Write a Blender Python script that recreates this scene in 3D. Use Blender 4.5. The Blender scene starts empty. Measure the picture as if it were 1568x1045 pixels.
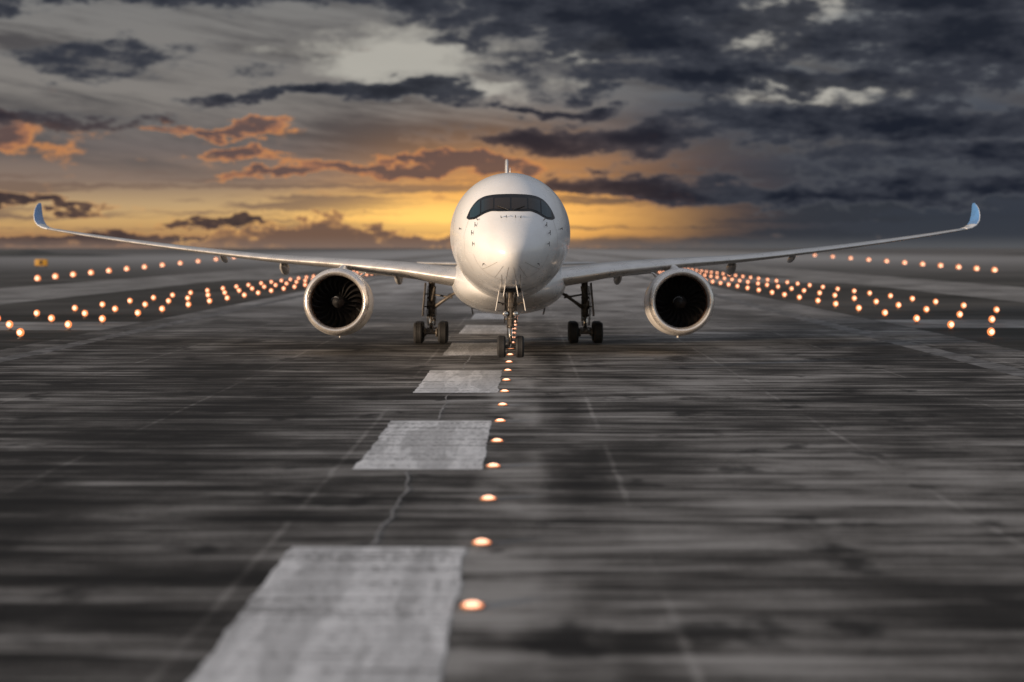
import bpy, bmesh, math, random
import numpy as np
from mathutils import Vector, Matrix
random.seed(4)
rad = math.radians
scene = bpy.context.scene
scene.view_settings.view_transform = 'Standard'
scene.view_settings.look = 'None'
scene.view_settings.exposure = 0

# ------------------------------------------------------------------ node helper
class NT:
    def __init__(s, tree):
        s.t = tree
        s.t.nodes.clear()
    def n(s, typ, **kw):
        nd = s.t.nodes.new(typ)
        for k, v in kw.items():
            setattr(nd, k, v)
        return nd
    def put(s, sock, v):
        if v is None: return
        if isinstance(v, bpy.types.NodeSocket):
            s.t.links.new(v, sock)
        else:
            if sock.type == 'RGBA' and len(v) == 3: v = (*v, 1)
            sock.default_value = v
    def m(s, op, a, b=None, c=None, clamp=False):
        nd = s.n('ShaderNodeMath', operation=op); nd.use_clamp = clamp
        s.put(nd.inputs[0], a); s.put(nd.inputs[1], b); s.put(nd.inputs[2], c)
        return nd.outputs[0]
    def v(s, op, a, b=None, c=None):
        nd = s.n('ShaderNodeVectorMath', operation=op)
        s.put(nd.inputs[0], a); s.put(nd.inputs[1], b)
        if c is not None: s.put(nd.inputs[2], c)
        return nd.outputs[1] if op in ('LENGTH', 'DOT_PRODUCT', 'DISTANCE') else nd.outputs[0]
    def sep(s, a):
        nd = s.n('ShaderNodeSeparateXYZ'); s.put(nd.inputs[0], a); return nd.outputs
    def comb(s, x, y, z=0.0):
        nd = s.n('ShaderNodeCombineXYZ')
        s.put(nd.inputs[0], x); s.put(nd.inputs[1], y); s.put(nd.inputs[2], z)
        return nd.outputs[0]
    def noise(s, vec, scale=1.0, detail=4.0, rough=0.5, dist=0.0, col=False):
        nd = s.n('ShaderNodeTexNoise')
        s.put(nd.inputs['Vector'], vec); nd.inputs['Scale'].default_value = scale
        nd.inputs['Detail'].default_value = detail; nd.inputs['Roughness'].default_value = rough
        nd.inputs['Distortion'].default_value = dist
        return nd.outputs['Color'] if col else nd.outputs['Fac']
    def ss(s, x, a, b, lo=0.0, hi=1.0, kind='SMOOTHSTEP'):
        nd = s.n('ShaderNodeMapRange', interpolation_type=kind)
        s.put(nd.inputs[0], x)
        for i, q in enumerate((a, b, lo, hi)): nd.inputs[i + 1].default_value = q
        return nd.outputs[0]
    def mix(s, f, a, b, blend='MIX'):
        nd = s.n('ShaderNodeMix', data_type='RGBA', blend_type=blend)
        s.put(nd.inputs[0], f); s.put(nd.inputs[6], a); s.put(nd.inputs[7], b)
        return nd.outputs[2]
    def ramp(s, f, pts, interp='LINEAR'):
        nd = s.n('ShaderNodeValToRGB'); cr = nd.color_ramp; cr.interpolation = interp
        while len(cr.elements) < len(pts): cr.elements.new(0.5)
        for e, (p, c) in zip(cr.elements, pts):
            e.position = p
            e.color = (*c, 1) if hasattr(c, '__len__') else (c, c, c, 1)
        s.put(nd.inputs[0], f); return nd.outputs[0]

# ------------------------------------------------------------------ world
SUN_DIR = Vector((-0.82, -0.56, 0.075)).normalized()   # towards the sun
sun_el = math.asin(SUN_DIR.z)
world = bpy.data.worlds.new("World"); scene.world = world; world.use_nodes = True
world.cycles.sampling_method = 'MANUAL'; world.cycles.sample_map_resolution = 256
w = NT(world.node_tree)
tc = w.n('ShaderNodeTexCoord')
D = tc.outputs['Generated']
dx, dy, dz = w.sep(D)[0:3]
U = w.m('MULTIPLY', w.m('ARCTAN2', dx, dy), 2.666)
V = w.m('MULTIPLY', w.m('ARCSINE', dz), 2.666)
P0 = w.comb(U, V)
wn = w.noise(w.v('MULTIPLY', D, (1, 1, 3.0)), 13, 5, 0.60, col=True)
wn2 = w.noise(w.v('MULTIPLY', D, (1, 1, 2.2)), 75, 4, 0.6, col=True)
warp = w.v('MULTIPLY', w.v('SUBTRACT', wn, (.5, .5, .5)), (0.40, 0.11, 0))
warp2 = w.v('MULTIPLY', w.v('SUBTRACT', wn2, (.5, .5, .5)), (0.09, 0.035, 0))
P = w.v('ADD', w.v('ADD', P0, warp), warp2)
def blob(p, cu, cv, ru, rv, soft=1.0):
    q = w.v('MULTIPLY', w.v('SUBTRACT', p, (cu, cv, 0)), (1 / ru, 1 / rv, 0))
    return w.ss(w.v('LENGTH', q), 1.4, 0.0, 0.0, soft)
def gauss(p, cu, cv, ru, rv, k=1.0):
    q = w.v('MULTIPLY', w.v('SUBTRACT', p, (cu, cv, 0)), (1 / ru, 1 / rv, 0))
    d2 = w.v('DOT_PRODUCT', q, q)
    return w.m('MULTIPLY', w.m('EXPONENT', w.m('MULTIPLY', d2, -1.0)), k)
def blobs(p, lst):
    acc = None
    for b in lst:
        x = blob(p, *b)
        acc = x if acc is None else w.m('ADD', acc, x)
    return acc
left = w.ramp(V, [(0.0, (.17, .10, .075)), (0.018, (.42, .23, .10)), (0.04, (.60, .37, .15)), (0.065, (.50, .34, .18)),
                  (0.10, (.25, .18, .14)), (0.15, (.165, .138, .13)), (0.22, (.225, .208, .192)), (0.38, (.195, .192, .188)), (1.0, (.38, .38, .39))])
right = w.ramp(V, [(0.0, (.042, .047, .058)), (0.05, (.036, .042, .056)), (0.1, (.042, .048, .064)),
                   (0.2, (.062, .070, .090)), (0.30, (.16, .17, .18)), (0.38, (.23, .24, .25)), (1.0, (.34, .35, .38))])
wx = w.m('SUBTRACT', w.sep(wn)[0], .5)
Uw = w.m('ADD', U, w.m('MULTIPLY', wx, .35))
base = w.mix(w.ss(Uw, -0.10, 0.34), left, right)
sy = w.m('ADD', w.m('MULTIPLY', V, 12.0), w.m('MULTIPLY', U, 1.5))
sn = w.noise(w.comb(w.m('MULTIPLY', U, 1.5), sy, 3.0), 1.9, 7, 0.60, 0.3)
sm = w.m('MULTIPLY', w.ss(sn, .40, .66), w.ss(V, 0.08, 0.17, 0.0, 0.92))
base = w.mix(sm, base, (.070, .066, .070))
br = w.m('ADD', blobs(P, [(.42, .34, .13, .07), (-.18, .285, .20, .06), (.46, .235, .22, .022), (-.05, .235, .2, .02), (.08, .30, .06, .04)]), w.m('MULTIPLY', w.m('SUBTRACT', sn, .5), 1.2))
base = w.mix(w.ss(br, .25, .95, 0, .9), base, (.46, .44, .39))
# sunset glow behind the aircraft
base = w.mix(gauss(P0, -.01, .055, .21, .085, .95), base, (.95, .40, .08))
gl2 = gauss(P0, -.10, .045, .21, .034, 1.0)
base = w.mix(gl2, base, (1.25, .72, .18))
# low horizontal streaks
ln = w.noise(w.comb(w.m('MULTIPLY', U, 2.2), w.m('ADD', w.m('MULTIPLY', V, 48.0), w.m('MULTIPLY', w.sep(wn2)[1], .8)), 9.0), 1.3, 5, 0.6)
lmk = w.m('MULTIPLY', w.ss(ln, .47, .60), w.ss(V, 0.14, 0.08, 0.0, 0.80))
lmk = w.m('MULTIPLY', lmk, w.ss(gl2, 0.05, .9, 1.0, .30))
base = w.mix(lmk, base, w.mix(w.ss(U, -.2, .35), (.17, .112, .088), (.033, .037, .047)))
fb = w.noise(w.v('MULTIPLY', D, (1, 1, 2.8)), 30, 8, 0.62)
fbs = w.m('MULTIPLY', w.m('SUBTRACT', fb, .5), 1.8)
# orange-lit clouds
od = w.m('ADD', blobs(P, [(-.76, .165, .15, .040), (-.38, .150, .09, .014), (-.18, .128, .19, .016), (-.36, .112, .14, .010),
                          (-.02, .128, .14, .020), (.22, .088, .10, .010), (-.45, .185, .12, .012)]), fbs)
oa = w.ss(od, .24, .62)
ocol = w.ramp(od, [(.25, (.26, .16, .11)), (.50, (.66, .27, .085)), (.66, (.38, .165, .09)), (.90, (.12, .074, .068))])
base = w.mix(w.m('MULTIPLY', oa, .88), base, ocol)
# dark clouds
dd = w.m('ADD', blobs(P, [(.17, .34, .34, .09), (.70, .31, .26, .09), (.64, .395, .28, .04), (.09, .165, .24, .030), (-.14, .235, .14, .026),
                          (-.37, .230, .14, .020), (.56, .190, .38, .035), (.6, .085, .45, .022), (.75, .13, .4, .03, .8),
                          (-.66, .28, .34, .03, .6), (-.50, .375, .5, .03, .8), (.06, .212, .10, .012), (.20, .106, .16, .022),
                          (.34, .245, .28, .025, .9), (-.55, .010, .5, .014), (-.75, .055, .22, .009, .9), (-.40, .04, .14, .006, .9), (-.7, .19, .25, .02, .6)]), fbs)
da = w.ss(dd, .18, .62)
warmf = w.m('MULTIPLY', w.ss(U, .35, -.05), w.ss(V, .24, .10))
rimsel = w.ss(w.m('ADD', w.m('MULTIPLY', br, .6), w.m('MULTIPLY', warmf, .7)), .2, .7)
rim = w.mix(rimsel, (.12, .125, .135), w.mix(warmf, (.46, .44, .40), (.85, .38, .12)))
midc = w.mix(warmf, (.042, .046, .060), (.105, .063, .052))
corec = w.mix(warmf, (.0105, .0135, .023), (.040, .029, .033))
c1 = w.mix(w.ss(dd, .22, .54), rim, midc)
c2 = w.mix(w.ss(dd, .46, 1.08), c1, corec)
base = w.mix(w.m('MULTIPLY', da, .97), base, c2)
# cumulus on the horizon
Pc = w.v('ADD', P0, w.v('MULTIPLY', w.v('SUBTRACT', wn2, (.5, .5, .5)), (0.15, 0.085, 0)))
cd = blobs(Pc, [(-.28, .024, .065, .036), (-.36, .010, .16, .024), (-.21, .006, .12, .024), (-.12, .002, .14, .014)])
ca = w.ss(cd, .30, .37)
ccol = w.ramp(cd, [(.30, (1.1, .62, .19)), (.42, (.44, .23, .10)), (.85, (.17, .10, .07))])
base = w.mix(ca, base, ccol)
# horizon haze
base = w.mix(w.ss(V, .022, -.004, 0, .8), base, w.mix(w.ss(U, -.1, .3), (.22, .155, .125), (.11, .112, .118)))
# clearer sky (Nishita) on the sun side and overhead
sky = w.n('ShaderNodeTexSky'); sky.sky_type = 'NISHITA'; sky.sun_disc = False
sky.sun_elevation = sun_el; sky.sun_rotation = math.atan2(SUN_DIR.x, SUN_DIR.y)
skyc = w.mix(1.0, sky.outputs[0], (.12, .12, .12), 'MULTIPLY')
skyc = w.mix(.5, skyc, (.56, .58, .66))
fback = w.m('MAXIMUM', w.ss(w.m('ABSOLUTE', U), 1.3, 3.8), w.ss(V, .8, 2.0))
final = w.mix(fback, base, skyc)
bg = w.n('ShaderNodeBackground'); w.put(bg.inputs[0], final); bg.inputs[1].default_value = 1.0
wo = w.n('ShaderNodeOutputWorld'); w.t.links.new(bg.outputs[0], wo.inputs[0])

# ------------------------------------------------------------------ sun
sl = bpy.data.lights.new("sun", 'SUN'); sl.energy = 4.8; sl.angle = rad(3.0); sl.color = (1, .77, .55)
so = bpy.data.objects.new("sun", sl); scene.collection.objects.link(so)
so.rotation_euler = SUN_DIR.to_track_quat('Z', 'Y').to_euler(); so.location = (-60, -40, 40)

# ------------------------------------------------------------------ materials
def mat(name):
    m = bpy.data.materials.new(name); m.use_nodes = True
    return m, NT(m.node_tree)
def finish(nt, col, rough=.5, metal=0.0, spec=.5, coat=0.0, bump=None, bstr=.1, bdist=.02, em=None, es=0):
    b = nt.n('ShaderNodeBsdfPrincipled')
    nt.put(b.inputs['Base Color'], col); nt.put(b.inputs['Roughness'], rough)
    nt.put(b.inputs['Metallic'], metal); nt.put(b.inputs['Specular IOR Level'], spec)
    nt.put(b.inputs['Coat Weight'], coat); b.inputs['Coat Roughness'].default_value = .12
    if em: nt.put(b.inputs['Emission Color'], em); b.inputs['Emission Strength'].default_value = es
    if bump is not None:
        bn = nt.n('ShaderNodeBump'); bn.inputs['Strength'].default_value = bstr; bn.inputs['Distance'].default_value = bdist
        nt.put(bn.inputs['Height'], bump); nt.t.links.new(bn.outputs[0], b.inputs['Normal'])
    o = nt.n('ShaderNodeOutputMaterial'); nt.t.links.new(b.outputs[0], o.inputs[0])
def simple(name, col, rough=.5, metal=0.0, var=.12, scale=3.0, coat=0.0, spec=.5):
    m, nt = mat(name)
    t = nt.n('ShaderNodeTexCoord').outputs['Object']
    n = nt.noise(t, scale, 3, .6)
    c = nt.mix(nt.ss(n, .3, .75), tuple(x * (1 - var) for x in col), tuple(min(1, x * (1 + var)) for x in col))
    finish(nt, c, nt.ss(n, .3, .7, rough * .85, min(1, rough * 1.15)), metal, spec, coat)
    return m

m_white, nt = mat("white_paint")
t = nt.n('ShaderNodeTexCoord').outputs['Object']
n1 = nt.noise(nt.v('MULTIPLY', t, (1.2, .25, 1.2)), 1.2, 4, .6)
n2 = nt.noise(t, 9, 3, .6)
c = nt.mix(nt.ss(n1, .35, .8, 0, .4), (.82, .82, .82), (.68, .66, .64))
c = nt.mix(nt.ss(n2, .6, .8, 0, .2), c, (.55, .53, .50))
finish(nt, c, nt.ss(n1, .3, .7, .24, .34), 0, .5, .6)
m_wing = simple("wing_grey_paint", (.52, .50, .48), .34, 0.15, .12, .7, .15)
m_slat = simple("slat_metal", (.76, .72, .68), .3, .6, .1, 1.0)
m_lip = simple("inlet_lip_metal", (.84, .78, .72), .27, .7, .06, 2.0)
m_cowl = simple("cowl_paint", (.76, .72, .68), .33, .0, .07, 1.0, .25)
m_duct = simple("duct_liner", (.11, .060, .040), .50, .1)
m_dark = simple("dark_core", (.012, .011, .011), .7)
m_blade = simple("fan_blade", (.035, .032, .030), .45, .5)
m_rubber = simple("tyre_rubber", (.016, .015, .015), .75, 0, .3, 6)
m_hub = simple("wheel_hub", (.16, .15, .14), .45, .4)
m_gear = simple("gear_paint", (.14, .118, .098), .45, .3, .3, 5)
m_chrome = simple("oleo_chrome", (.7, .68, .65), .15, 1.0, .05)
m_mask = simple("window_surround_black", (.006, .006, .007), .35, 0, .1, 2, 0, .3)
m_seam = simple("panel_seam", (.30, .275, .25), .6)
m_probe = simple("probe_metal", (.06, .055, .05), .4, .6)
m_blue = simple("winglet_blue_reflection", (.07, .22, .50), .3, 0, .1, 1, .3)  # reflected blue on the winglets, put into the base colour
m_glass, nt = mat("cockpit_glass")
t = nt.n('ShaderNodeTexCoord').outputs['Object']
gx = nt.sep(t)[0]
gc = nt.mix(nt.ss(nt.m('ABSOLUTE', gx), .8, 1.7), (.022, .016, .012), (.010, .032, .046))  # teal towards the outer panes: blue reflection put into the glass colour
finish(nt, gc, .08, 0, .35, 0)
def emis(name, col, s):
    m, nt = mat(name)
    finish(nt, (.1, .05, .02), .4, em=col, es=s)
    m.cycles.emission_sampling = 'NONE'
    return m
m_bulb = emis("lamp_core", (1.0, .50, .32), 2.8)
m_rimlamp = emis("lamp_lens", (1.0, .27, .08), 1.35)

# ------------------------------------------------------------------ mesh helpers
def new_obj(name, bm, mats, parent=None, smooth=True, rot=None):
    me = bpy.data.meshes.new(name)
    bmesh.ops.recalc_face_normals(bm, faces=bm.faces)
    bm.to_mesh(me); bm.free()
    for mm in mats: me.materials.append(mm)
    if smooth:
        for p in me.polygons: p.use_smooth = True
    ob = bpy.data.objects.new(name, me); scene.collection.objects.link(ob)
    if parent: ob.parent = parent
    if rot is not None: ob.rotation_euler = rot
    return ob
def loft(bm, rings, mi=0, cap=True, closed=True):
    vr = [[bm.verts.new(p) for p in r] for r in rings]
    n = len(vr[0])
    for i in range(len(vr) - 1):
        for j in range(n if closed else n - 1):
            k = (j + 1) % n
            f = bm.faces.new((vr[i][j], vr[i][k], vr[i + 1][k], vr[i + 1][j]))
            f.material_index = mi(i, j) if callable(mi) else mi
    if cap:
        for r in (vr[0], vr[-1]):
            try:
                f = bm.faces.new(r); f.material_index = mi if not callable(mi) else mi(0, 0)
            except ValueError: pass
    return vr
def tube(bm, p0, p1, r0, r1=None, mi=0, seg=14):
    p0 = Vector(p0); p1 = Vector(p1); r1 = r0 if r1 is None else r1
    d = (p1 - p0).normalized()
    a = d.orthogonal().normalized(); b = d.cross(a)
    bev = min(r0, r1) * .15
    rings = []
    for (p, r) in ((p0, r0 - bev), (p0 + d * bev, r0), (p1 - d * bev, r1), (p1, r1 - bev)):
        rings.append([p + (a * math.cos(t) + b * math.sin(t)) * r for t in [2 * math.pi * i / seg for i in range(seg)]])
    loft(bm, rings, mi)
def lathe(bm, prof, c, axis='Y', seg=64, mi=0, cap=False):
    rings = []
    for (a, r) in prof:
        ring = []
        for i in range(seg):
            t = 2 * math.pi * i / seg
            if axis == 'Y': ring.append(Vector(c) + Vector((r * math.cos(t), a, r * math.sin(t))))
            elif axis == 'X': ring.append(Vector(c) + Vector((a, r * math.cos(t), r * math.sin(t))))
            else: ring.append(Vector(c) + Vector((r * math.cos(t), r * math.sin(t), a)))
        rings.append(ring)
    loft(bm, rings, mi, cap)
def box(bm, c, size, mi=0, rot=None, bev=.02):
    r = bmesh.ops.create_cube(bm, size=1.0)
    vs = r['verts']
    M = Matrix.Translation(c) @ (rot.to_4x4() if rot else Matrix.Identity(4)) @ Matrix.Diagonal((*size, 1))
    bmesh.ops.transform(bm, matrix=M, verts=vs)
    fs = set(f for v in vs for f in v.link_faces)
    es = set(e for v in vs for e in v.link_edges)
    for f in fs: f.material_index = mi
    if bev:
        g = bmesh.ops.bevel(bm, geom=list(es), offset=bev, segments=2, affect='EDGES', profile=.5)
        for f in g['faces']: f.material_index = mi

def pchip(xs, ys):
    xs = np.array(xs, float); ys = np.array(ys, float)
    h = np.diff(xs); d = np.diff(ys) / h; m = np.zeros(len(xs))
    for i in range(1, len(xs) - 1):
        if d[i - 1] * d[i] > 0:
            w1 = 2 * h[i] + h[i - 1]; w2 = h[i] + 2 * h[i - 1]
            m[i] = (w1 + w2) / (w1 / d[i - 1] + w2 / d[i])
    m[0] = d[0]; m[-1] = d[-1]
    def f(x):
        x = min(max(x, xs[0]), xs[-1])
        i = min(max(int(np.searchsorted(xs, x)) - 1, 0), len(xs) - 2)
        t = (x - xs[i]) / h[i]
        return float(ys[i] * (1 + 2 * t) * (1 - t) ** 2 + h[i] * m[i] * t * (1 - t) ** 2 + ys[i + 1] * t * t * (3 - 2 * t) + h[i] * m[i + 1] * t * t * (t - 1))
    return f
def tab(d):
    f = pchip([math.sqrt(a) for a, b in d], [b for a, b in d])
    return lambda s: f(math.sqrt(max(s, 0)))

# ------------------------------------------------------------------ AIRLINER
PITCH = rad(3.0)
air = bpy.data.objects.new("airliner", None); scene.collection.objects.link(air)
air.location = (-0.22, 107.0, 5.55); air.rotation_euler = (-PITCH, 0, rad(.35))
S0 = 30.0
Wf = tab([(0, 0), (.1, .36), (.5, .87), (1, 1.26), (2, 1.79), (3, 2.16), (4, 2.43), (5, 2.63), (6, 2.77), (8, 2.93), (10, 2.98), (45, 2.98), (50, 2.82), (55, 2.35), (60, 1.7), (65, .85), (67, .35)])
Zt = tab([(0, -1.35), (.1, -1.03), (.5, -.55), (1, -.15), (2, .48), (3, 1.16), (4, 1.80), (5, 2.30), (6, 2.63), (7, 2.84), (8, 2.96), (10, 3.04), (45, 3.04), (55, 2.95), (60, 2.75), (65, 2.4), (67, 2.1)])
Zb = tab([(0, -1.35), (.1, -1.66), (.5, -2.0), (1, -2.24), (2, -2.53), (3, -2.70), (4, -2.82), (6, -2.96), (8, -3.02), (10, -3.04), (42, -3.04), (50, -2.2), (55, -1.3), (60, -.3), (65, .8), (67, 1.4)])
Zc = tab([(0, -1.35), (1, -1.12), (2, -.88), (4, -.42), (6, -.15), (8, 0), (45, 0), (55, .6), (60, 1.0), (65, 1.5), (67, 1.75)])
def sec(s, n=112):
    ww, zt, zb, zc = max(Wf(s), .001), Zt(s), Zb(s), Zc(s)
    out = []
    for i in range(n):
        t = 2 * math.pi * i / n
        sz = math.sin(t)
        out.append(Vector((ww * math.cos(t), s - S0, zc + sz * ((zt - zc) if sz > 0 else (zc - zb)))))
    return out
ss_ = [0.0005] + [(k / 40) ** 2 * 12 for k in range(2, 41)] + [14 + 2 * k for k in range(16)] + [46 + 1.5 * k for k in range(15)]
bm = bmesh.new(); loft(bm, [sec(s) for s in ss_]); new_obj("fuselage", bm, [m_white], air)
def surf(x, z):
    lo, hi = 0.0005, 14.0
    def F(s):
        ww = max(Wf(s), 1e-4); zc = Zc(s); h = (Zt(s) - zc) if z > zc else (zc - Zb(s)); h = max(h, 1e-4)
        return (x / ww) ** 2 + ((z - zc) / h) ** 2 - 1
    if F(hi) > 0: return hi
    for _ in range(40):
        md = (lo + hi) / 2
        if F(md) > 0: lo = md
        else: hi = md
    return hi
def surfp(x, z, off=0.0):
    e = .02
    s = surf(x, z)
    n = Vector((-(surf(x + e, z) - surf(x - e, z)) / (2 * e), 1, -(surf(x, z + e) - surf(x, z - e)) / (2 * e)))
    n = -n.normalized()
    return Vector((x, s - S0, z)) + n * off, n
def patch(bm, top, bot, x0, x1, off, nx=30, nz=8, mi=0):
    g = []
    for i in range(nx + 1):
        x = x0 + (x1 - x0) * i / nx
        g.append([bm.verts.new(surfp(x, bot(x) + (top(x) - bot(x)) * j / nz, off)[0]) for j in range(nz + 1)])
    for i in range(nx):
        for j in range(nz):
            f = bm.faces.new((g[i][j], g[i + 1][j], g[i + 1][j + 1], g[i][j + 1])); f.material_index = mi
mt = pchip([0, .6, 1.1, 1.45, 1.70, 1.88, 1.99, 2.03], [1.56, 1.55, 1.50, 1.36, 1.12, .84, .58, .47])
mb = pchip([0, .5, .85, 1.15, 1.45, 1.7, 1.9, 2.03], [.66, .66, .68, .60, .44, .33, .33, .42])
bm = bmesh.new(); patch(bm, lambda x: mt(abs(x)), lambda x: mb(abs(x)), -2.03, 2.03, .012, 90, 10)
new_obj("window_surround", bm, [m_mask], air)
bm = bmesh.new()
def pane(xa, xb, it, ib):
    for sgn in (1, -1):
        patch(bm, lambda x: mt(abs(x)) - it, lambda x: mb(abs(x)) + ib, sgn * xa, sgn * xb, .022, 14, 6)
pane(.035, .74, .20, .11); pane(.80, 1.34, .16, .11); pane(1.40, 1.86, .10, .10)
new_obj("cockpit_windows", bm, [m_glass], air)
bm = bmesh.new()
for sg in (1, -1):
    pts = [surfp(sg * (.12 + .5 * k / 6), .70 + .22 * k / 6, .05)[0] for k in range(7)]
    for a, b in zip(pts, pts[1:]): tube(bm, a, b, .016, seg=6)
new_obj("wipers", bm, [m_probe], air)
def seam(bm, pts, wd=.012, off=.006):
    P = []
    for (a, b) in zip(pts, pts[1:]):
        k = max(2, int(math.dist(a, b) / .08))
        P += [(a[0] + (b[0] - a[0]) * i / k, a[1] + (b[1] - a[1]) * i / k) for i in range(k)]
    P.append(pts[-1])
    L = []
    for i, p in enumerate(P):
        q = P[min(i + 1, len(P) - 1)]; o = P[max(i - 1, 0)]
        pos, n = surfp(p[0], p[1], off)
        tdir = (surfp(q[0], q[1], off)[0] - surfp(o[0], o[1], off)[0]).normalized()
        sd = n.cross(tdir).normalized() * wd
        L.append((bm.verts.new(pos - sd), bm.verts.new(pos + sd)))
    for a, b in zip(L, L[1:]): bm.faces.new((a[0], a[1], b[1], b[0]))
bm = bmesh.new()
def ringpts(s, a0, a1, n=40):
    zc = Zc(s); o = []
    for i in range(n + 1):
        t = a0 + (a1 - a0) * i / n
        sz = math.sin(t); o.append((Wf(s) * .999 * math.cos(t), zc + .999 * sz * ((Zt(s) - zc) if sz > 0 else (zc - Zb(s)))))
    return o
seam(bm, ringpts(1.9, math.pi * 1.08, math.pi * 1.92, 60), .009)
for a in (222, 245, 262, 278, 295, 318):
    t = rad(a)
    pts = []
    for s in (.45, .8, 1.2, 1.85):
        zc = Zc(s); pts.append((Wf(s) * math.cos(t), zc + math.sin(t) * (zc - Zb(s))))
    seam(bm, pts, .008)
seam(bm, ringpts(4.2, -2.6, -.54, 40), .009)
seam(bm, [(-.42, -2.25), (-.42, -2.75)]); seam(bm, [(.42, -2.25), (.42, -2.75)])
for sg in (1, -1):
    seam(bm, [(sg * 1.95, .3), (sg * 2.15, -.4), (sg * 2.1, -1.3), (sg * 1.7, -2.0)], .007)
    seam(bm, [(sg * 2.62, 1.0), (sg * 2.70, .2), (sg * 2.72, -.7), (sg * 2.55, -1.4)], .010)
new_obj("panel_seams", bm, [m_seam], air)
bm = bmesh.new()
for sg in (1, -1):
    for (x, z, l) in ((1.58, .02, .24), (1.72, -.34, .24), (1.66, -.85, .22), (1.50, .28, .08), (.44, .34, .05), (.20, .36, .05), (2.3, -.05, .12), (1.2, -1.75, .1)):
        p, n = surfp(sg * x, z)
        tube(bm, p, p + n * .09, .022, .014, seg=8)
        tube(bm, p + n * .08 + Vector((0, .03, l * .4)), p + n * .09 + Vector((0, -.12, -l * .55)), .018, .011, seg=8)
new_obj("air_data_probes", bm, [m_probe], air)
bm = bmesh.new()
for (s, h) in ((9, .28), (14, .35), (20, .3)):
    loft(bm, [[Vector((dx_ * .5, s - S0 + dy_, 3.02)) for dx_, dy_ in ((0, -.2), (.05, 0), (0, .25), (-.05, 0))],
              [Vector((dx_ * .3, s - S0 + .15 + dy_ * .6, 3.04 + h)) for dx_, dy_ in ((0, -.2), (.05, 0), (0, .25), (-.05, 0))]])
new_obj("blade_antennas", bm, [m_white], air)
bm = bmesh.new()
for sg in (1, -1):
    for k in range(60):
        s = 11 + k * .62
        if 17 < s < 18.5 or 30 < s < 31.2: continue
        z0 = .45
        for_ = []
        for i in range(12):
            t = 2 * math.pi * i / 12
            z = z0 + .2 * math.sin(t); x = 2.985 * math.sqrt(1 - (z / 3.04) ** 2) + .008
            for_.append(bm.verts.new((sg * x, s - S0 + .13 * math.cos(t), z)))
        bm.faces.new(for_)
new_obj("cabin_windows", bm, [m_mask], air, smooth=False)

bm = bmesh.new()
rings = []
fw = pchip([16, 18, 21, 25, 32, 36, 40], [.8, 2.2, 3.05, 3.35, 3.35, 2.9, .9])
fh = pchip([16, 18, 21, 25, 32, 36, 40], [.35, .95, 1.5, 1.85, 1.85, 1.5, .4])
fz = pchip([16, 18, 21, 25, 32, 36, 40], [-2.55, -2.2, -1.95, -1.75, -1.75, -1.85, -2.5])
for k in range(49):
    s = 16 + .5 * k
    r = []
    for i in range(64):
        t = 2 * math.pi * i / 64
        c_, s_ = math.cos(t), math.sin(t)
        e = .88
        r.append(Vector((fw(s) * math.copysign(abs(c_) ** e, c_), s - S0, fz(s) + fh(s) * math.copysign(abs(s_) ** e, s_))))
    rings.append(r)
loft(bm, rings); new_obj("belly_fairing", bm, [m_white], air)

def airfoil(n=22):
    pts = []
    for i in range(n + 1):
        x = .5 * (1 - math.cos(math.pi * i / n))
        t = 5 * (.2969 * math.sqrt(x) - .126 * x - .3516 * x ** 2 + .2843 * x ** 3 - .1036 * x ** 4)
        pts.append((x, t))
    up = [(x, t + .10 * 4 * x * (1 - x) * .25) for x, t in pts]
    lo = [(x, -t * .85 + .10 * 4 * x * (1 - x) * .25) for x, t in pts]
    return up[::-1] + lo[1:-1]
AF = airfoil()
def wing_ring(x, s, z, ch, tc_, tw, roll, sg):
    r = []
    ct, st = math.cos(rad(tw)), math.sin(rad(tw))
    cr, sr = math.cos(rad(roll)), math.sin(rad(roll))
    for (a, b) in AF:
        yy = a * ch; zz = b * ch * tc_
        y2 = yy * ct + zz * st; z2 = -yy * st + zz * ct
        r.append(Vector((sg * (x - z2 * sr), s - S0 + y2, z + z2 * cr)))
    return r
WX = [0, 3, 6, 8.5, 10, 14.3, 20, 24.9, 28.5, 31.0]
leS = pchip(WX, [18.9, 21.0, 23.1, 24.85, 25.9, 28.9, 32.9, 36.3, 38.8, 40.6])
leZ = pchip(WX, [-2.0, -1.72, -1.22, -.90, -.72, -.28, .48, 1.22, 1.82, 2.28])
chd = pchip(WX, [14, 12.5, 10.6, 9.2, 8.4, 7.2, 5.5, 4.2, 3.1, 2.35])
tcr = pchip(WX, [.105, .10, .095, .09, .085, .075, .07, .07, .07, .07])
twi = pchip(WX, [-2, -2, -2.2, -2.4, -2.4, -2.6, -2.8, -3, -3, -3])
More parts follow.
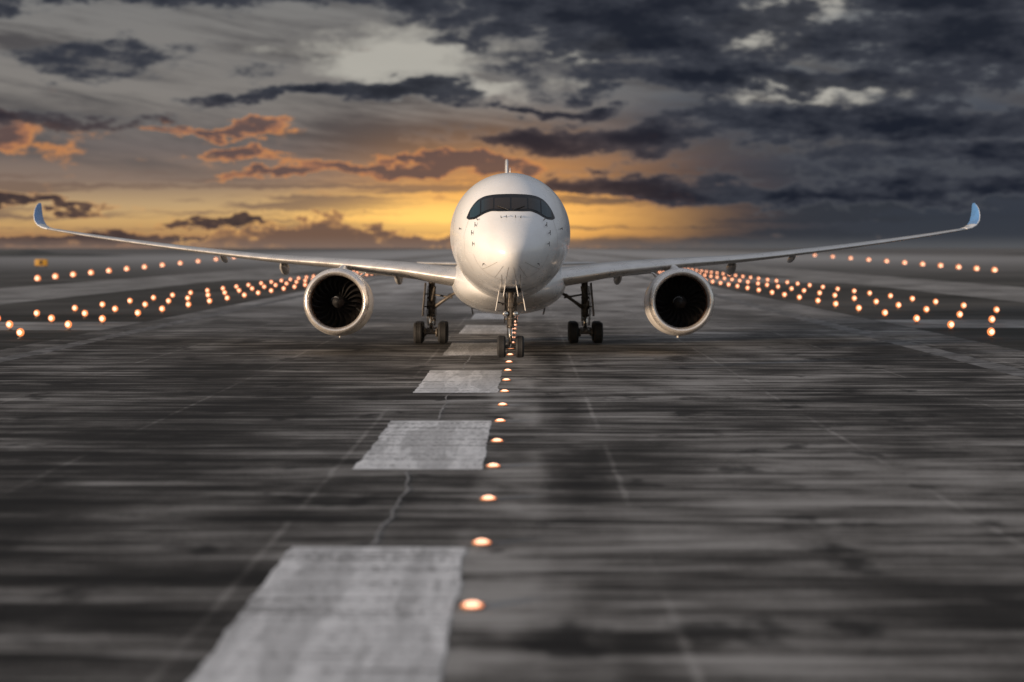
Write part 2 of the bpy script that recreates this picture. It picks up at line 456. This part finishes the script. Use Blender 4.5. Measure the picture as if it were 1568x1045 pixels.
for sg in (-1, 1):
    bm = bmesh.new(); rings = []
    for k in range(40):
        x = 31.0 * k / 39
        rings.append(wing_ring(x, leS(x), leZ(x), chd(x), tcr(x), twi(x), math.degrees(math.atan2(leZ(x + .3) - leZ(x - .3), .6)) if .4 < x < 30.6 else 10, sg))
    nA = len(AF); half = nA // 2
    loft(bm, rings, lambda i, j: 1 if abs(j - half) <= 5 else 0)
    new_obj("wing_left" if sg < 0 else "wing_right", bm, [m_wing, m_slat], air)
    bm = bmesh.new()
    wl = [(31.0, 40.6, 2.28, 2.35, 10), (31.5, 41.0, 2.40, 2.25, 20), (31.95, 41.5, 2.62, 2.15, 38), (32.3, 42.1, 2.95, 2.0, 55), (32.52, 42.75, 3.38, 1.75, 68), (32.63, 43.4, 3.80, 1.4, 76), (32.68, 44.1, 4.15, .95, 80), (32.70, 44.8, 4.38, .40, 82)]
    rings = []
    for a, b in zip(wl, wl[1:]):
        for q in range(4):
            f = q / 4; v_ = [a[i] + (b[i] - a[i]) * f for i in range(5)]
            rings.append(wing_ring(v_[0], v_[1], v_[2], v_[3], .085, -3 - 3.5 * min(1, (v_[4] - 10) / 70), v_[4], sg))
    rings.append(wing_ring(*wl[-1][:4], .085, -6, wl[-1][4], sg))
    loft(bm, rings, lambda i, j: 0 if i < 8 or abs(j - half) <= 2 else 1)
    new_obj("winglet", bm, [m_white, m_blue], air)
    bm = bmesh.new()
    for (xa, xb, cf, df) in ((3.6, 9.6, 1.7, 15), (10.2, 20.5, 1.15, 11)):
        rings = []
        for k in range(10):
            x = xa + (xb - xa) * k / 9
            tw = rad(twi(x)); c_ = chd(x)
            te_s = leS(x) + c_ * .955; te_z = leZ(x) + c_ * math.sin(-tw) * .955 - .02
            rings.append(wing_ring(x, te_s, te_z, cf * (1 if x < 10 else 1.2 - .03 * (x - 10)), .10, df, 4, sg))
        loft(bm, rings)
    new_obj("flaps", bm, [m_wing], air)
    bm = bmesh.new()
    for (x, l, r_) in ((6.9, 4.2, .36), (14.4, 3.8, .36), (18.6, 3.2, .20)):
        sc = leS(x) + chd(x) * .90; zc_ = leZ(x) + chd(x) * .04 - r_ * 1.3
        rings = []
        for k in range(15):
            f = k / 14; rr = r_ * math.sin(math.pi * min(max(f, .015), .985)) ** .6
            rings.append([Vector((sg * x + rr * .7 * math.cos(t), sc - S0 + (f - .5) * l, zc_ - .25 * f + rr * 1.15 * math.sin(t))) for t in [2 * math.pi * i / 20 for i in range(20)]])
        loft(bm, rings)
    new_obj("flap_track_fairings", bm, [m_wing], air)

EX, ES, EZ = 9.72, 20.8, -3.03
for sg in (-1, 1):
    c = (sg * EX, ES - S0, EZ)
    bm = bmesh.new()
    lathe(bm, [(1.35, 1.50), (.9, 1.475), (.55, 1.46), (.32, 1.475)], c, mi=2, seg=80)
    lathe(bm, [(.32, 1.475), (.16, 1.51), (.06, 1.56), (.01, 1.61), (0, 1.65), (.02, 1.70), (.08, 1.755), (.2, 1.81), (.36, 1.852)], c, mi=0, seg=80)
    lathe(bm, [(.36, 1.855), (.8, 1.90), (1.4, 1.93), (2.1, 1.935), (2.12, 1.925), (2.14, 1.935), (3.0, 1.91), (3.9, 1.82), (4.8, 1.66), (5.4, 1.52), (5.38, 1.48), (4.6, 1.5)], c, mi=1, seg=80)
    new_obj("engine_nacelle", bm, [m_lip, m_cowl, m_duct], air)
    bm = bmesh.new()
    lathe(bm, [(4.2, 1.05), (5.2, 1.0), (6.2, .78), (6.9, .62), (6.9, .40), (7.6, .12), (7.8, .02)], c, seg=48, cap=True)
    new_obj("engine_core", bm, [m_gear], air)
    bm = bmesh.new()
    lathe(bm, [(1.62, .02), (1.62, 1.5)], c, mi=1, seg=64)
    sp = [(.55, .02), (.58, .07), (.68, .15), (.85, .25), (1.1, .36), (1.4, .43)]
    lathe(bm, sp, c, mi=2, seg=40, cap=True)
    for k in range(22):
        t0 = 2 * math.pi * k / 22
        A = []; B = []
        for q in range(9):
            r = .40 + (1.475 - .40) * q / 8
            sw = .16 * math.sin(math.pi * q / 8) - .05 * q / 8
            hw = .085 + .055 * q / 8
            for L, e, yy in ((A, -1, 1.05 + .08 * q / 8), (B, 1, 1.45)):
                t = t0 + sw + e * hw / max(r, .5)
                L.append(bm.verts.new(Vector(c) + Vector((r * math.cos(t), yy, r * math.sin(t)))))
        for q in range(8):
            bm.faces.new((A[q], A[q + 1], B[q + 1], B[q]))
    pr = pchip([a for a, b in sp], [b for a, b in sp])
    L = []
    for q in range(18):
        yy = .70 + .55 * q / 17; t = q * .13 + 1.0; r = pr(yy) + .012
        for dt in (0, .28 * q / 17 + .05):
            L.append(bm.verts.new(Vector(c) + Vector((r * math.cos(t + dt), yy, r * math.sin(t + dt)))))
    for q in range(17):
        f = bm.faces.new((L[2 * q], L[2 * q + 1], L[2 * q + 3], L[2 * q + 2])); f.material_index = 3
    new_obj("engine_fan", bm, [m_blade, m_dark, m_dark, m_white], air)
    bm = bmesh.new()
    rings = []
    for k in range(12):
        f = k / 11; s = ES + 1.6 + f * 8.2
        ztop = EZ + 1.80 + (leZ(EX) + .05 - EZ - 1.80) * min(1, (f * 2.0) ** .8); zbot = EZ + 1.5 - .4 * f + (1.1 * max(0, f - .6) / .4)
        hw = .26 * math.sin(math.pi * min(max(f, .06), .94)) ** .5
        if f > .55: ztop = leZ(EX) - .05
        rings.append([Vector((sg * EX + a * hw, s - S0, zz)) for a, zz in ((-.5, ztop), (0, ztop + .04), (.5, ztop), (1, (ztop + zbot) / 2 + .2), (1, zbot), (-1, zbot), (-1, (ztop + zbot) / 2 + .2))])
    loft(bm, rings); new_obj("engine_pylon", bm, [m_cowl], air)
    bm = bmesh.new()
    a_ = rad(130 if sg > 0 else 50)
    n_ = Vector((math.cos(a_), 0, math.sin(a_)))
    pts = [Vector(c) + n_ * 1.92 + Vector((0, 1.6, 0)), Vector(c) + n_ * 1.90 + Vector((0, 3.2, 0)), Vector(c) + n_ * 2.28 + Vector((0, 3.1, 0)), Vector(c) + n_ * 2.22 + Vector((0, 2.4, 0))]
    th = Vector((-n_.z, 0, n_.x)) * .02
    loft(bm, [[p - th for p in pts], [p + th for p in pts]])
    box(bm, Vector(c) + Vector((0, 2.6, -1.96)), (.05, .5, .16), bev=.01)
    new_obj("nacelle_strake", bm, [m_cowl], air, smooth=False)

def fin_ring(s, z, ch, t_):
    return [Vector((b * ch * t_, s - S0 + a * ch, z)) for a, b in [(x, y - .10 * 4 * x * (1 - x) * .25) for x, y in AF]]
bm = bmesh.new()
loft(bm, [fin_ring(53 + 10 * f, 2.6 + 6.7 * f, 8.5 - 5.2 * f, .075) for f in [k / 10 for k in range(11)]])
new_obj("vertical_stabilizer", bm, [m_white], air)
for sg in (-1, 1):
    bm = bmesh.new()
    loft(bm, [wing_ring(.4 + 6.9 * f, 59.5 + 5.0 * f, .65 + .38 * f, 5.4 - 3.4 * f, .085, -3, 4, sg) for f in [k / 10 for k in range(11)]])
    new_obj("horizontal_stabilizer", bm, [m_wing], air)

def wheel(bm, c, r, wd, mi_t=0, mi_h=1):
    h = wd / 2
    prof = [(-h * .55, r * .45), (-h * .8, r * .55), (-h * .98, r * .72), (-h, r * .84), (-h * .82, r * .95), (-h * .55, r * .99), (-h * .30, r), (-h * .28, r * .985), (-h * .24, r), (-.02, r), (0, r * .985), (.02, r),
            (h * .24, r), (h * .28, r * .985), (h * .30, r), (h * .55, r * .99), (h * .82, r * .95), (h, r * .84), (h * .98, r * .72), (h * .8, r * .55), (h * .55, r * .45)]
    lathe(bm, prof, c, 'X', 40, mi_t)
    lathe(bm, [(-h * .7, .02), (-h * .75, r * .2), (-h * .5, r * .3), (-h * .55, r * .5), (h * .55, r * .5), (h * .5, r * .3), (h * .75, r * .2), (h * .7, .02)], c, 'X', 24, mi_h, True)
for sg in (-1, 1):
    bm = bmesh.new()
    X = sg * 4.86
    za, zb_ = -4.74, -4.65
    ya, yb = 32.1 - S0, 33.9 - S0
    for (y, z) in ((ya, za), (yb, zb_)):
        for o in (-.76, .76):
            wheel(bm, (X + o, y, z), .67, .58)
        tube(bm, (X - .76, y, z), (X + .76, y, z), .10, mi=2)
        for o in (-.38, .38): tube(bm, (X + o - .06, y, z), (X + o + .06, y, z), .27, mi=2, seg=20)
        tube(bm, (X - .40, y + .1, z + .20), (X + .40, y + .1, z + .26), .03, mi=2, seg=8)
    ym = (ya + yb) / 2
    box(bm, Vector((X, ym, -4.66)), (.26, 2.1, .28), 2, bev=.05)
    tube(bm, (X, ym, -4.62), (X, ym, -3.6), .13, mi=3)
    tube(bm, (X, ym, -3.75), (X - sg * .05, ym - .1, -1.4), .21, mi=2, seg=20)
    for zc_ in (-3.72, -3.25, -2.6): tube(bm, (X, ym, zc_), (X, ym, zc_ + .14), .27, mi=2, seg=20)
    tube(bm, (X, ym - .22, -4.45), (X, ym - .62, -4.0), .055, mi=2); tube(bm, (X, ym - .62, -4.0), (X, ym - .24, -3.55), .055, mi=2)
    tube(bm, (X, ym - .1, -3.25), (X - sg * 1.35, ym - .8, -2.35), .10, mi=2)
    tube(bm, (X - sg * 1.35, ym - .8, -2.35), (X - sg * 2.1, ym - 1.1, -2.0), .09, mi=2)
    tube(bm, (X, ym + .1, -3.35), (X - sg * 1.2, ym + .9, -2.3), .09, mi=2)
    tube(bm, (X, ym - .2, -2.3), (X - sg * 1.35, ym - .8, -2.55), .06, mi=2)
    tube(bm, (X, ym, -3.0), (X - sg * .3, ym - 1.7, -1.9), .08, mi=2)
    for (o, q) in ((.2, .03), (-.2, .025), (.26, .02), (-.14, .02)):
        tube(bm, (X + o, ym - .22, -4.3), (X + o * 1.3, ym - .28, -3.4), q, mi=4, seg=6)
        tube(bm, (X + o * 1.3, ym - .28, -3.4), (X + o, ym - .2, -1.8), q, mi=4, seg=6)
    box(bm, Vector((X + sg * .12, ym - .3, -2.9)), (.22, .18, .34), 2)
    box(bm, Vector((X - sg * .2, ym - .3, -3.9)), (.14, .14, .22), 2)
    box(bm, Vector((X + sg * .44, ym, -2.65)), (.06, 1.7, 2.1), 5, Matrix.Rotation(rad(-5 * sg), 3, 'Y'), .02)
    box(bm, Vector((X + sg * .24, ym - .1, -3.1)), (.36, .05, .08), 2); box(bm, Vector((X + sg * .24, ym - .1, -2.3)), (.36, .05, .08), 2)
    box(bm, Vector((X - sg * 2.55, ym + .2, -3.15)), (.05, 2.6, .9), 5, Matrix.Rotation(rad(12 * sg), 3, 'Y'), .02)
    new_obj("main_landing_gear", bm, [m_rubber, m_hub, m_gear, m_chrome, m_probe, m_gear], air)
bm = bmesh.new()
yn = 5.0 - S0; zw = -5.50
for o in (-.43, .43): wheel(bm, (o, yn, zw), .52, .40)
tube(bm, (-.43, yn, zw), (.43, yn, zw), .08, mi=2)
tube(bm, (0, yn, zw - .05), (0, yn - .02, -4.5), .09, mi=3)
tube(bm, (0, yn - .02, -4.62), (0, yn + .05, -2.6), .15, mi=2, seg=20)
for zc_ in (-4.62, -4.25, -3.7): tube(bm, (0, yn, zc_), (0, yn, zc_ + .12), .20, mi=2, seg=20)
tube(bm, (0, yn - .15, -5.35), (0, yn - .50, -5.0), .045, mi=2); tube(bm, (0, yn - .5, -5.0), (0, yn - .18, -4.55), .045, mi=2)
tube(bm, (-.12, yn + .1, -4.1), (-.30, yn + 1.7, -2.9), .07, mi=2); tube(bm, (.12, yn + .1, -4.1), (.30, yn + 1.7, -2.9), .07, mi=2)
tube(bm, (-.3, yn - .05, -4.2), (.3, yn - .05, -4.2), .07, mi=2)
tube(bm, (-.42, yn, -3.5), (.42, yn, -3.5), .06, mi=2)
for o in (-.24, .24):
    tube(bm, (o, yn - .02, -3.95), (o, yn - .20, -3.96), .13, .14, mi=2, seg=20)
    tube(bm, (o, yn - .20, -3.96), (o, yn - .215, -3.96), .115, mi=3, seg=20)
    tube(bm, (o * .6, yn - .18, -5.1), (o * .7, yn - .2, -3.2), .02, mi=4, seg=6)
    tube(bm, (o * 1.2, yn - .1, -4.4), (o * 1.1, yn - .15, -3.1), .025, mi=4, seg=6)
box(bm, Vector((0, yn - .22, -3.55)), (.22, .12, .26), 2)
for sg in (-1, 1):
    box(bm, Vector((sg * .62, yn + .3, -3.35)), (.04, 1.3, .95), 5, Matrix.Rotation(rad(-10 * sg), 3, 'Y'), .015)
    box(bm, Vector((sg * .30, yn - 1.5, -2.95)), (.04, 1.6, .5), 5, Matrix.Rotation(rad(-10 * sg), 3, 'Y'), .015)
    tube(bm, (sg * .15, yn, -3.55), (sg * .6, yn + .1, -3.4), .03, mi=2, seg=8)
box(bm, Vector((0, yn - .1, -2.88)), (.95, 2.4, .12), 4)
new_obj("nose_landing_gear", bm, [m_rubber, m_hub, m_gear, m_chrome, m_dark, m_cowl], air)

# ------------------------------------------------------------------ GROUND
RROT = (0, 0, -rad(.47))
def streak_base(nt):
    t = nt.n('ShaderNodeTexCoord').outputs['Object']
    x, y, z = nt.sep(t)[0:3]
    a = nt.noise(nt.comb(nt.m('MULTIPLY', x, .11), nt.m('MULTIPLY', y, .62)), 1, 6, .68, .2)
    b = nt.noise(nt.comb(nt.m('MULTIPLY', x, .14), nt.m('MULTIPLY', y, 2.4), 7.0), 1, 5, .62)
    c = nt.noise(nt.comb(nt.m('MULTIPLY', x, .13), nt.m('MULTIPLY', y, .055), 3.0), 1, 4, .6, .4)
    g = nt.noise(t, 9, 4, .75)
    return t, x, y, a, b, c, g
m_run, nt = mat("asphalt_runway")
t, x, y, a, b, c, g = streak_base(nt)
val = nt.m('ADD', nt.m('ADD', nt.m('MULTIPLY', nt.m('SUBTRACT', a, .5), 1.15), nt.m('MULTIPLY', nt.m('SUBTRACT', b, .5), .75)), nt.m('MULTIPLY', nt.m('SUBTRACT', c, .5), .60))
val = nt.m('ADD', val, .5)
val = nt.m('ADD', val, nt.m('MULTIPLY', nt.m('SUBTRACT', g, .5), .26))
brk = nt.ss(nt.noise(nt.comb(nt.m('MULTIPLY', x, .3), nt.m('MULTIPLY', y, .10), 21.0), 1, 3, .6), .38, .62)
xw = nt.m('ADD', x, nt.m('MULTIPLY', nt.m('SUBTRACT', c, .5), .9))
ctr = nt.m('MULTIPLY', nt.ss(nt.m('ABSOLUTE', nt.m('ADD', xw, .45)), 1.15, .6, 0, .15), brk)
rub = nt.m('MULTIPLY', nt.ss(nt.m('ABSOLUTE', nt.m('SUBTRACT', xw, 1.5)), 1.0, .1, 0, -.11), brk)
mid = nt.ss(nt.m('ABSOLUTE', nt.m('SUBTRACT', x, 6)), 13, 2, 0, .075)
rubL = nt.ss(nt.m('ABSOLUTE', nt.m('ADD', xw, 12.5)), 4.5, .5, 0, -.05)
# slab joints every 7.6 m, slightly wavy
jw = nt.m('ADD', x, nt.m('MULTIPLY', nt.m('SUBTRACT', nt.noise(nt.comb(0.0, y, 2.0), .5, 3, .6), .5), .25))
jd = nt.m('ABSOLUTE', nt.m('SUBTRACT', nt.m('FRACT', nt.m('DIVIDE', nt.m('ADD', jw, 503.0), 7.6)), .5))
jnt = nt.m('MULTIPLY', nt.ss(jd, .016, .004, 0, .10), brk)
for q in (ctr, rub, mid, rubL, jnt): val = nt.m('ADD', val, q)
col = nt.ramp(val, [(.31, (.013, .0118, .0108)), (.43, (.037, .0335, .030)), (.53, (.092, .084, .076)), (.63, (.20, .186, .170)), (.78, (.36, .34, .315))])
bl = nt.noise(nt.comb(nt.m('MULTIPLY', x, .42), nt.m('MULTIPLY', y, .28), 11.0), 1, 4, .55)
col = nt.mix(nt.ss(bl, .57, .68, 0, .82), col, (.010, .009, .0085))
hazef = nt.m('MULTIPLY', nt.ss(y, 90, 280), .92)  # distance haze put into the runway colour: pavement pales further out
col = nt.mix(hazef, col, nt.mix(nt.ss(c, .35, .65), (.23, .215, .20), (.50, .475, .45)))
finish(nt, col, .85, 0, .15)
m_field, nt = mat("infield_ground")
t, x, y, a, b, c, g = streak_base(nt)
n = nt.noise(nt.comb(nt.m('MULTIPLY', x, .02), nt.m('MULTIPLY', y, .03)), 1, 5, .6)
col = nt.mix(nt.ss(n, .35, .65), (.028, .027, .023), (.10, .092, .082))
col = nt.mix(nt.ss(a, .5, .7, 0, .5), col, (.15, .14, .13))
col = nt.mix(nt.ss(y, 200, 1100, 0, .85), col, nt.mix(nt.ss(nt.m('ABSOLUTE', x), 500, 100), (.17, .16, .15), (.45, .43, .41)))  # far infield paled in its albedo to stand in for haze
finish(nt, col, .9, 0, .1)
m_conc, nt = mat("taxiway_concrete")
t, x, y, a, b, c, g = streak_base(nt)
col = nt.mix(nt.ss(nt.m('ADD', nt.m('MULTIPLY', a, .6), nt.m('MULTIPLY', c, .4)), .38, .62), (.12, .112, .103), (.36, .34, .315))
finish(nt, col, .85, 0, .15)
m_paint, nt = mat("worn_white_paint")
t, x, y, a, b, c, g = streak_base(nt)
sc_ = nt.noise(nt.comb(nt.m('MULTIPLY', x, 2.4), nt.m('MULTIPLY', y, .22), 5.0), 1, 6, .7, .3)
sc2 = nt.noise(nt.comb(nt.m('MULTIPLY', x, .5), nt.m('MULTIPLY', y, 2.2), 2.0), 1, 5, .65)
pc = nt.mix(nt.ss(sc_, .38, .66), (.84, .82, .80), (.62, .605, .59))
pc = nt.mix(nt.ss(sc2, .52, .75, 0, .55), pc, (.38, .365, .35))
blk = nt.ss(nt.noise(nt.comb(nt.m('MULTIPLY', x, .9), nt.m('MULTIPLY', y, .12), 31.0), 1, 2, .4), .49, .52, 0, .42)
pc = nt.mix(blk, pc, (.36, .35, .34))
wear = nt.m('ADD', nt.m('MULTIPLY', b, .50), nt.m('MULTIPLY', nt.noise(nt.v('MULTIPLY', t, (2.2, 1.0, 1)), 3, 5, .78), .50))
pc = nt.mix(nt.ss(wear, .51, .58, 0, .75), pc, (.12, .112, .105))
pc = nt.mix(nt.ss(y, 70, 200, 0, .5), pc, (.30, .29, .28))
finish(nt, pc, .7, 0, .2)
m_edge, nt = mat("faded_edge_paint")
t, x, y, a, b, c, g = streak_base(nt)
wear = nt.m('ADD', nt.m('MULTIPLY', a, .5), nt.m('MULTIPLY', nt.noise(t, .8, 5, .7), .5))
finish(nt, nt.mix(nt.ss(wear, .36, .56), (.28, .27, .26), (.10, .095, .09)), .8, 0, .15)
m_crack = simple("crack_filler", (.24, .23, .22), .8, 0, .4, 2)

def sheet(name, x0, x1, y0, y1, z, m):
    bm = bmesh.new()
    bm.faces.new([bm.verts.new(p) for p in ((x0, y0, z), (x1, y0, z), (x1, y1, z), (x0, y1, z))])
    return new_obj(name, bm, [m], smooth=False, rot=RROT)
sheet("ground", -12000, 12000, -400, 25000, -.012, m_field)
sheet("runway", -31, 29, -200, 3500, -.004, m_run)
sheet("taxiway", -78, -56, -200, 3000, -.004, m_conc)
sheet("taxiway", 55, 76, -200, 3000, -.004, m_conc)
sheet("taxiway", -55.9, -31.1, 127, 141, -.004, m_conc)
sheet("taxiway", 29.1, 54.9, 131, 146, -.004, m_conc)
sheet("taxiway", -55.9, -31.1, 330, 380, -.004, m_conc)
sheet("taxiway", 29.1, 54.9, 300, 350, -.004, m_conc)
bm = bmesh.new()
for (y0, y1) in [(21.5, 34.7)] + [(47.0 + 25 * k, 60.3 + 25 * k) for k in range(60)]:
    n = 60 if y0 < 130 else 2
    L = []
    j0 = j1 = 0
    for i in range(n + 1):
        yy = y0 + (y1 - y0) * i / n
        if n > 2: j0 = j0 * .7 + random.uniform(-.03, .03); j1 = j1 * .7 + random.uniform(-.03, .03)
        L.append((bm.verts.new((-4.70 + j0, yy, .0)), bm.verts.new((-1.20 + j1, yy, .0))))
    for p, q in zip(L, L[1:]): bm.faces.new((p[0], p[1], q[1], q[0]))
new_obj("runway_centerline_marking", bm, [m_paint], smooth=False, rot=RROT)
bm = bmesh.new()
for (xa, xb) in ((23.0, 24.5), (-28.8, -27.6)):
    vs = [bm.verts.new(p) for p in ((xa, -100, 0), (xb, -100, 0), (xb, 3400, 0), (xa, 3400, 0))]; bm.faces.new(vs)
new_obj("runway_edge_marking", bm, [m_edge], smooth=False, rot=RROT)
bm = bmesh.new()
def crack(x, y0, y1, wd, amp):
    y = y0; L = []; xx = x
    while y < y1:
        xx += random.uniform(-amp, amp) + (x - xx) * .25
        ww = wd * random.uniform(.4, 1.4)
        L.append((bm.verts.new((xx - ww, y, .004)), bm.verts.new((xx + ww, y, .004))))
        y += random.uniform(.25, .8)
    for p, q in zip(L, L[1:]): bm.faces.new((p[0], p[1], q[1], q[0]))
crack(-3.12, 34.9, 46.9, .034, .08); crack(-3.10, 60.5, 71.8, .038, .07); crack(-3.1, 86, 97, .04, .06)
new_obj("pavement_cracks", bm, [m_crack], smooth=False, rot=RROT)

# ------------------------------------------------------------------ LIGHTS
def dome(bm, c, a, h, mi, seg=14, full=False):
    rings = []
    lo = -.45 * math.pi if full else 0
    for i in range(6):
        ph = lo + (math.pi / 2 - .05 - lo) * i / 5
        rings.append([Vector(c) + Vector((a * math.cos(ph) * math.cos(t), a * math.cos(ph) * math.sin(t), h * math.sin(ph))) for t in [2 * math.pi * k / seg for k in range(seg)]])
    loft(bm, rings, mi)
bm = bmesh.new()
for k in range(70):
    y = 28.8 + 6.22 * k
    x = -.90
    lathe(bm, [(.0, .22), (.02, .22), (.03, .19)], (x, y, 0), 'Z', 18, 2, True)
    dome(bm, (x, y, .03), .185, .065, 0)
    dome(bm, (x, y - .03, .045), .150, .065, 1)
new_obj("runway_centerline_lights", bm, [m_rimlamp, m_bulb, m_gear], rot=RROT)
bm = bmesh.new()
def edge_lamp(x, y, r=.27):
    h = .42
    tube(bm, (x, y, -.01), (x, y, h - r * .7), .05, mi=2, seg=8)
    tube(bm, (x, y, -.01), (x, y, .06), .2, mi=2, seg=12)
    dome(bm, (x, y, h), r, r * 1.05, 0, 12, True)
    dome(bm, (x, y - r * .42, h), r * .70, r * .74, 1, 12, True)
for X in (-33.5, -37.8, -42.0):
    for k in range(34):
        edge_lamp(X, 115 + 11.4 * k + (0 if X > -35 else (-.2 if X > -40 else .4)) + random.uniform(-.8, .8))
for X in (31.0, 36.5, 42.6):
    for k in range(34):
        edge_lamp(X, 116 + 11.6 * k + (0 if X < 33 else 20 if X < 38 else 30) + random.uniform(-.8, .8))
for k in range(12):
    f = k / 11
    d = 1 / ((1 / 320) * (1 - f) + (1 / 1000) * f)
    edge_lamp(-90 - 78 * (d - 320) / 680, d, .36 + .65 * (d / 1000))
    d = 1 / ((1 / 440) * (1 - f) + (1 / 1600) * f)
    edge_lamp(118 + 130 * (d - 440) / 1160, d, .46 + .9 * (d / 1600))
new_obj("runway_edge_lights", bm, [m_rimlamp, m_bulb, m_gear], rot=RROT)

# ------------------------------------------------------------------ distant things
m_yel = simple("sign_yellow", (.42, .22, .02), .5)
bm = bmesh.new()
sx_, sy_ = -144, 533
box(bm, Vector((sx_, sy_, 1.55)), (3.9, .5, 2.0), 0, bev=.08)
box(bm, Vector((sx_, sy_ - .26, 1.55)), (.9, .04, 1.2), 1, bev=.01)
for o in (-1.4, 1.4): tube(bm, (sx_ + o, sy_, -.01), (sx_ + o, sy_, .6), .12, mi=1)
new_obj("airfield_sign", bm, [m_yel, m_dark])
m_hill = simple("hill_vegetation", (.035, .037, .034), .95, 0, .35, .02)
def ridge(name, x0, x1, y, hf):
    bm = bmesh.new(); n = 160; L = []
    for i in range(n + 1):
        f = i / n; xx = x0 + (x1 - x0) * f
        h = hf(f) * (1 + .25 * math.sin(f * 37) + .15 * math.sin(f * 91 + 1)) + random.uniform(0, .12) * hf(f)
        L.append([bm.verts.new((xx, y - 60, -.01)), bm.verts.new((xx, y, h)), bm.verts.new((xx, y + 90, -.01))])
    for p, q in zip(L, L[1:]):
        bm.faces.new((p[0], p[1], q[1], q[0])); bm.faces.new((p[1], p[2], q[2], q[1]))
    return new_obj(name, bm, [m_hill])
ridge("hill", -900, -300, 1300, lambda f: 5.5 * math.sin(math.pi * min(1, f)) ** .5 + .1)
ridge("hill", 430, 1100, 1500, lambda f: 5.0 * math.sin(math.pi * f) ** .5 + .1)

# ------------------------------------------------------------------ camera
cd_ = bpy.data.cameras.new("camera"); cam = bpy.data.objects.new("camera", cd_); scene.collection.objects.link(cam)
cam.location = (0, 0, 6.0); cam.rotation_euler = (rad(90 - 3.06), 0, 0)
cd_.sensor_width = 36; cd_.lens = 61.2; cd_.clip_end = 60000; cd_.clip_start = .5
cd_.dof.use_dof = True; cd_.dof.focus_distance = 84; cd_.dof.aperture_fstop = .28
scene.camera = cam
